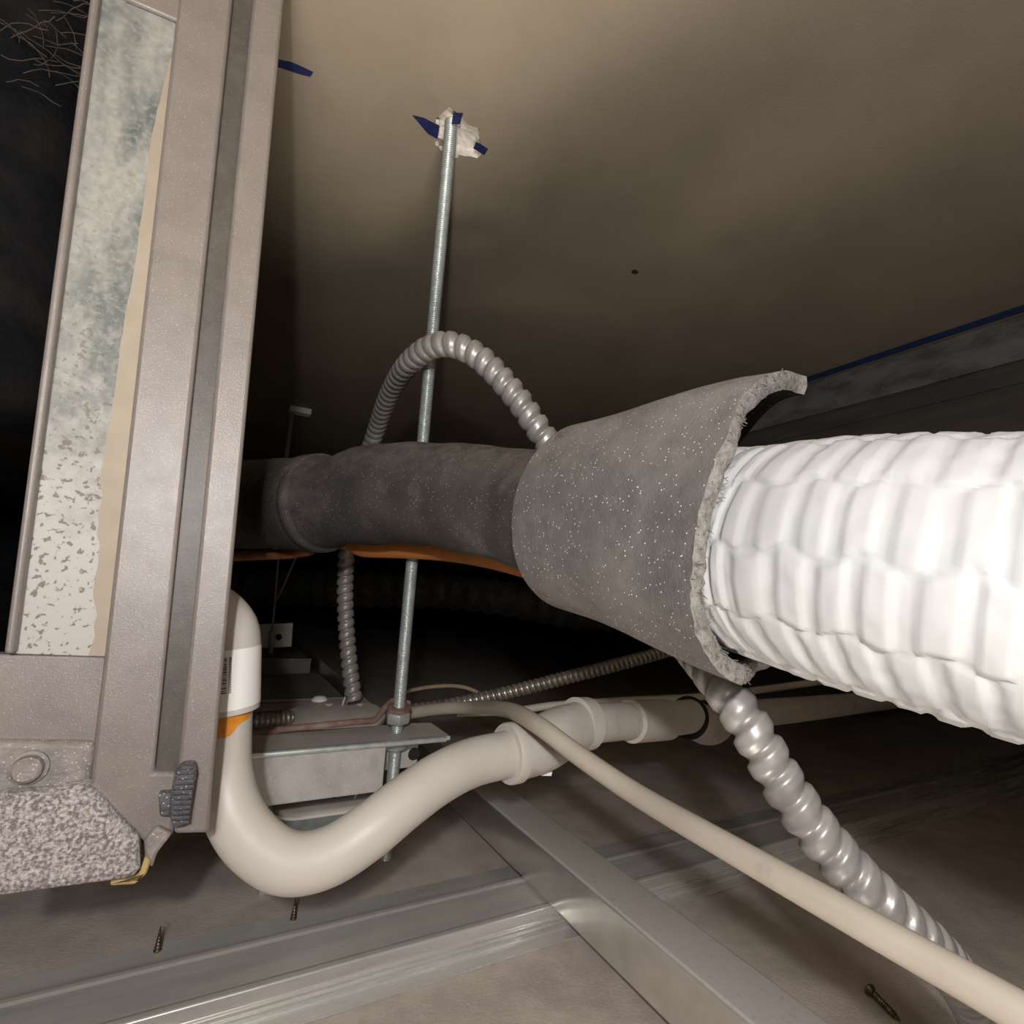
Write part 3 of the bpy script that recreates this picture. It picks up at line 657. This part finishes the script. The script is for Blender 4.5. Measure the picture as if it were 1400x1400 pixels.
# printed code lines on the label
dv = (e1 - e0).normalized(); fwd = (CAM - e0); fwd = (fwd - dv * fwd.dot(dv)).normalized(); sd = fwd.cross(dv).normalized()
if sd.dot(RT) < 0: sd = -sd
def lab_pt(h, ang, r=.01705): return e0 + (e1 - e0) * h + (fwd * math.cos(math.radians(ang)) + sd * math.sin(math.radians(ang))) * r
mb = MB(); h = .34
while h < .86:
    w_ = random.choice((.008, .012, .018)); mb.add([lab_pt(h, -14), lab_pt(h, -6), lab_pt(h, 2), lab_pt(h + w_, 2), lab_pt(h + w_, -6), lab_pt(h + w_, -14)], [(0, 1, 4, 5), (1, 2, 3, 4)]); h += w_ + random.choice((.01, .014, .02))
mb.out('barcode', M['print'], lab_)
mb = MB(); h = .34
while h < .86:
    mb.add([lab_pt(h, 5), lab_pt(h, 9), lab_pt(h + .013, 9), lab_pt(h + .013, 5)], [(0, 1, 2, 3)]); h += .024
mb.out('printed_digits', M['print'], lab_)
# orange primer with a slanting lower edge
rows = []; i0 = 0
c0 = at(307, 966, .272); dd_ = (at(305, 1030, .269) - c0).normalized()
f2 = CAM - c0; f2 = (f2 - dd_ * f2.dot(dd_)).normalized(); s2 = f2.cross(dd_).normalized()
if s2.dot(RT) < 0: s2 = -s2
for k in range(6):
    row = []
    for j in range(37):
        a = math.radians(-140 + 250 * j / 36); ln = max(.0002, .0145 - .0115 * sm(a, -.4, 1.5) + .0008 * math.sin(9 * a)); row.append(c0 - dd_ * .001 + dd_ * (ln * k / 5) + (f2 * math.cos(a) + s2 * math.sin(a)) * (PR + .0003))
    rows.append(row)
MB().grid(rows).out('primer_mark', M['orange'], drain, smooth=True)
# fittings after the trap
def ring(c, d, prof, name, m, seg=36): lathe(mb := MB(), c, d, prof, seg); return mb.out(name, M[m], drain, smooth=True, auto=math.radians(40))
pA = at(694, 1030, .325); dA = (at(700, 1029, .327) - at(680, 1033, .320)).normalized()
el, _, _ = spline([at(694, 1030, .325), at(716, 1026, .332), at(742, 1016, .342), at(768, 1001, .356), at(800, 989, .376)], .002)
elb = tube('elbow_body', el, lambda i, th: .0158 + .0014 * bump_(i / len(el), .45, .25), M['pvc_dusty'], drain, seg=36)
ring(pA, el[2] - el[0], [(-.001, .0145), (-.001, .0172), (0, .0178), (.006, .0178), (.0065, .0165)], 'collar', 'pvc')
pB = el[-1]; dB = (at(860, 986, .405) - pB).normalized()
ring(pB - dB * .010, dB, [(0, .0155), (.0005, .0178), (.012, .0178), (.0125, .0150)], 'collar', 'pvc_dusty')
p3, _, _ = spline([pB, at(850, 986, .408), at(900, 984, .435), at(946, 979, .46)], .003)
tube('outlet_pipe', p3, .0138, M['pvc_dusty'], drain, seg=32)
cpl = at(862, 986, .414); ring(cpl, dB, [(-.001, .014), (0, .0162), (.046, .0162), (.047, .014)], 'coupling', 'pvc_dusty')
# chip of white at the elbow's underside
b = at(738, 1056, .338); MB().prism([b, b + RT * .008, b + RT * .0075 - ZX * .0022, b + RT * .001 - ZX * .002], FW * .004).out('drip_lip', M['label'], drain)
# pipe elbow further on, with its black joint
eb = thing('pipe_elbow', 'pale plastic pipe elbow with a black joint behind the flexible conduit', 'pipe fitting', at(970, 1000, .50) - ZX * .02)
q3, _, _ = spline([at(940, 980, .462), at(952, 986, .47), at(968, 992, .485), at(985, 985, .505), at(1020, 977, .54), at(1110, 968, .64), at(1230, 955, .85), at(1330, 946, 1.2)], .003)
tube('elbow_body', q3, lambda i, th: .0168 - .003 * sm(i, 16, 26), M['pvc_dusty'], eb, seg=28)
lathe(mb := MB(), at(939, 980, .461), (q3[3] - q3[0]), [(0, .0145), (0, .0182), (.005, .0182), (.005, .0145)], 28); mb.out('joint_ring', M['black'], eb, smooth=True, auto=.6)
# ------------------------------------------------------------------ cables
c1, _, _ = spline([at(560, 975, .485), at(600, 969, .47), at(650, 967, .437), at(695, 971, .348), at(735, 991, .300), at(790, 1032, .277), at(870, 1086, .250), at(1000, 1161, .203), at(1150, 1246, .168), at(1300, 1330, .1445), at(1400, 1387, .132), at(1500, 1442, .122), at(1600, 1500, .114), at(1800, 1610, .098), at(2300, 1880, .072)], .003)
props(tube('cream_cable', c1, .0051, M['cable'], None, seg=24), 'thick cream cable crossing over the drain pipe and slanting down in front of the runner', 'cable')
c2, _, _ = spline([at(625, 975, .60), at(700, 972, .60), at(760, 964, .60), at(850, 958, .61), at(950, 953, .62), at(1040, 943, .64), at(1160, 926, .70), at(1300, 906, .85)], .004)
props(tube('thin_cable', c2, .0042, M['cable2'], None, seg=16), 'thin off-white cable stretched above the drain pipe fittings', 'cable')
c3, _, _ = spline([at(322, 1010, .40), at(380, 998, .405), at(440, 992, .41), at(485, 987, .418), at(512, 984, .43), at(526, 968, .445), at(538, 958, .455), at(560, 962, .46)], .003)
props(tube('brown_wire', c3, .0026, M['brownwire'], None, seg=14), 'dusty red-brown wire curving along the strut to the rod nut', 'wire')
c4, _, _ = spline([at(555, 945, .60), at(590, 939, .60), at(625, 938, .60), at(650, 945, .60), at(668, 958, .59), at(672, 975, .585)], .003)
props(tube('tan_wire', c4, .0022, M['tanwire'], None, seg=12), 'thin tan wire looping behind the threaded rod above the armoured cable', 'wire')
# ------------------------------------------------------------------ far background
fa = onz(430, 872, .05).dot(NX)
def far_channel(px, y0, y1, z, a0, a1, label):
    n1_, n0_ = onz(px, y0, z).dot(NX), onz(px, y1, z).dot(NX)
    t = thing('ceiling_channel', label, 'metal channel', W((a0 + a1) / 2, (n0_ + n1_) / 2, 0))
    MB().box(a0, a1, n0_, n1_, 0, z).out('channel_body', M['galv_far'], t, bevel=.002)
    MB().box(a0, a1, n0_ - .004, n0_ + .004, z + .0003, z + .006).out('bright_rim', M['zinc'], t, bevel=.001)
    return t
far_channel(430, 880, 903, .05, -.09, .25, 'narrow pale channel on the far boards below the white bracket')
far_channel(430, 920, 958, .04, -.09, .25, 'wide pale channel on the far boards just behind the round-covered box')
br = at(372, 870, 1.15)
bk = thing('hanger_bracket', 'small white bracket with a hole held by a twisted wire', 'bracket', br - ZX * .03)
MB().prism([at(345, 854, 1.15), at(400, 852, 1.15), at(398, 884, 1.15), at(345, 886, 1.15)], FW * .003).out('plate', M['label'], bk)
lathe(mb := MB(), at(381, 871, 1.1495), FW, [(0, .007), (.0004, .007)], 16); mb.out('hole', M['void'], bk)
mb = MB()
mb.grid(tube_rows([at(370, 893, 1.14), at(372, 862, 1.14)], .0055, 10), closed=True, caps=True); mb.out('clamp', M['galv_dusty'], bk, smooth=True)
mb = MB(); mb.grid(tube_rows([at(372, 862, 1.14), at(376, 822, 1.14), at(380, 770, 1.14), at(384, 700, 1.14)], .0022, 8), closed=True, caps=True)
mb.grid(tube_rows([at(376, 824, 1.139), at(388, 800, 1.139), at(402, 768, 1.139), at(425, 715, 1.139)], .0020, 8), closed=True, caps=True); mb.out('wire', M['galv_dusty'], bk, smooth=True)
hr = onz(400, 556, SLAB)
hg = thing('hanger_rod', 'thin far hanger rod with a small plate at the dark slab', 'rod', hr - ZX * .3)
MB().grid(tube_rows([hr + ZX * 0, hr - ZX * .3], .0045, 10), closed=True, caps=True).out('rod_shaft', M['galv_dusty'], hg, smooth=True)
MB().box(hr.dot(AX) - .005, hr.dot(AX) + .035, hr.dot(NX) - .012, hr.dot(NX) + .012, SLAB - .012, SLAB - .001).out('plate', M['label'], hg)
# dull duct far behind
dp, _, _ = spline([at(300, 800, 1.5), at(480, 806, 1.45), at(600, 808, 1.42), at(690, 818, 1.4), at(800, 838, 1.45), at(960, 850, 1.6)], .01)
props(tube('far_duct', dp, lambda i, th: .045 + .004 * math.sin(i * 1.3), M['foil'], None, seg=24), 'dull silver flexible duct lying in the dark behind the threaded rod', 'duct')
# dark insulation bats on the left
def lump(name, c, sx, sy, sz, label, ex=.55):
    mb = MB(); rows = []
    for i in range(25):
        ph = math.pi * i / 24; row = []
        for j in range(40):
            t_ = 2 * math.pi * j / 40
            d = Vector((math.sin(ph) * math.cos(t_), math.sin(ph) * math.sin(t_), math.cos(ph)))
            e = Vector([math.copysign(abs(x) ** ex, x) for x in d]) * (1 + .18 * (ex - .2) * noise.noise(d * 2.3 + c * 3))
            row.append(c + AX * e.x * sx + NX * e.y * sy + ZX * e.z * sz)
        rows.append(row)
    mb.grid(rows, closed=True); return props(mb.out(name, M['wool'], smooth=True), label, 'insulation')
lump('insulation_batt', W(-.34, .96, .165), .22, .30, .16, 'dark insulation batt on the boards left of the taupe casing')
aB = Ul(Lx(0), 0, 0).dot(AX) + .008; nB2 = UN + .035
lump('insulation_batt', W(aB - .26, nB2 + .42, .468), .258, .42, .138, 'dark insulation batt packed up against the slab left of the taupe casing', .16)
wb = MB()
for k in range(34):
    b = onn(random.uniform(-10, 112), random.uniform(0, 120), nB2 - .004); d = (RT * random.uniform(.4, 1) + UP * random.uniform(-.6, .3)).normalized(); q = [b]
    for s_ in range(6): d = (d + Vector([random.uniform(-.3, .3) for _ in range(3)])).normalized(); d = (d - NX * max(0, d.dot(NX))).normalized(); q.append(q[-1] + d * .004)
    wb.grid(tube_rows(q, .00022, 4), closed=True)
props(wb.out('fibre_strands', M['web']), 'loose brown fibre strands hanging by the slab at the casing top', 'fibres', kind='stuff')
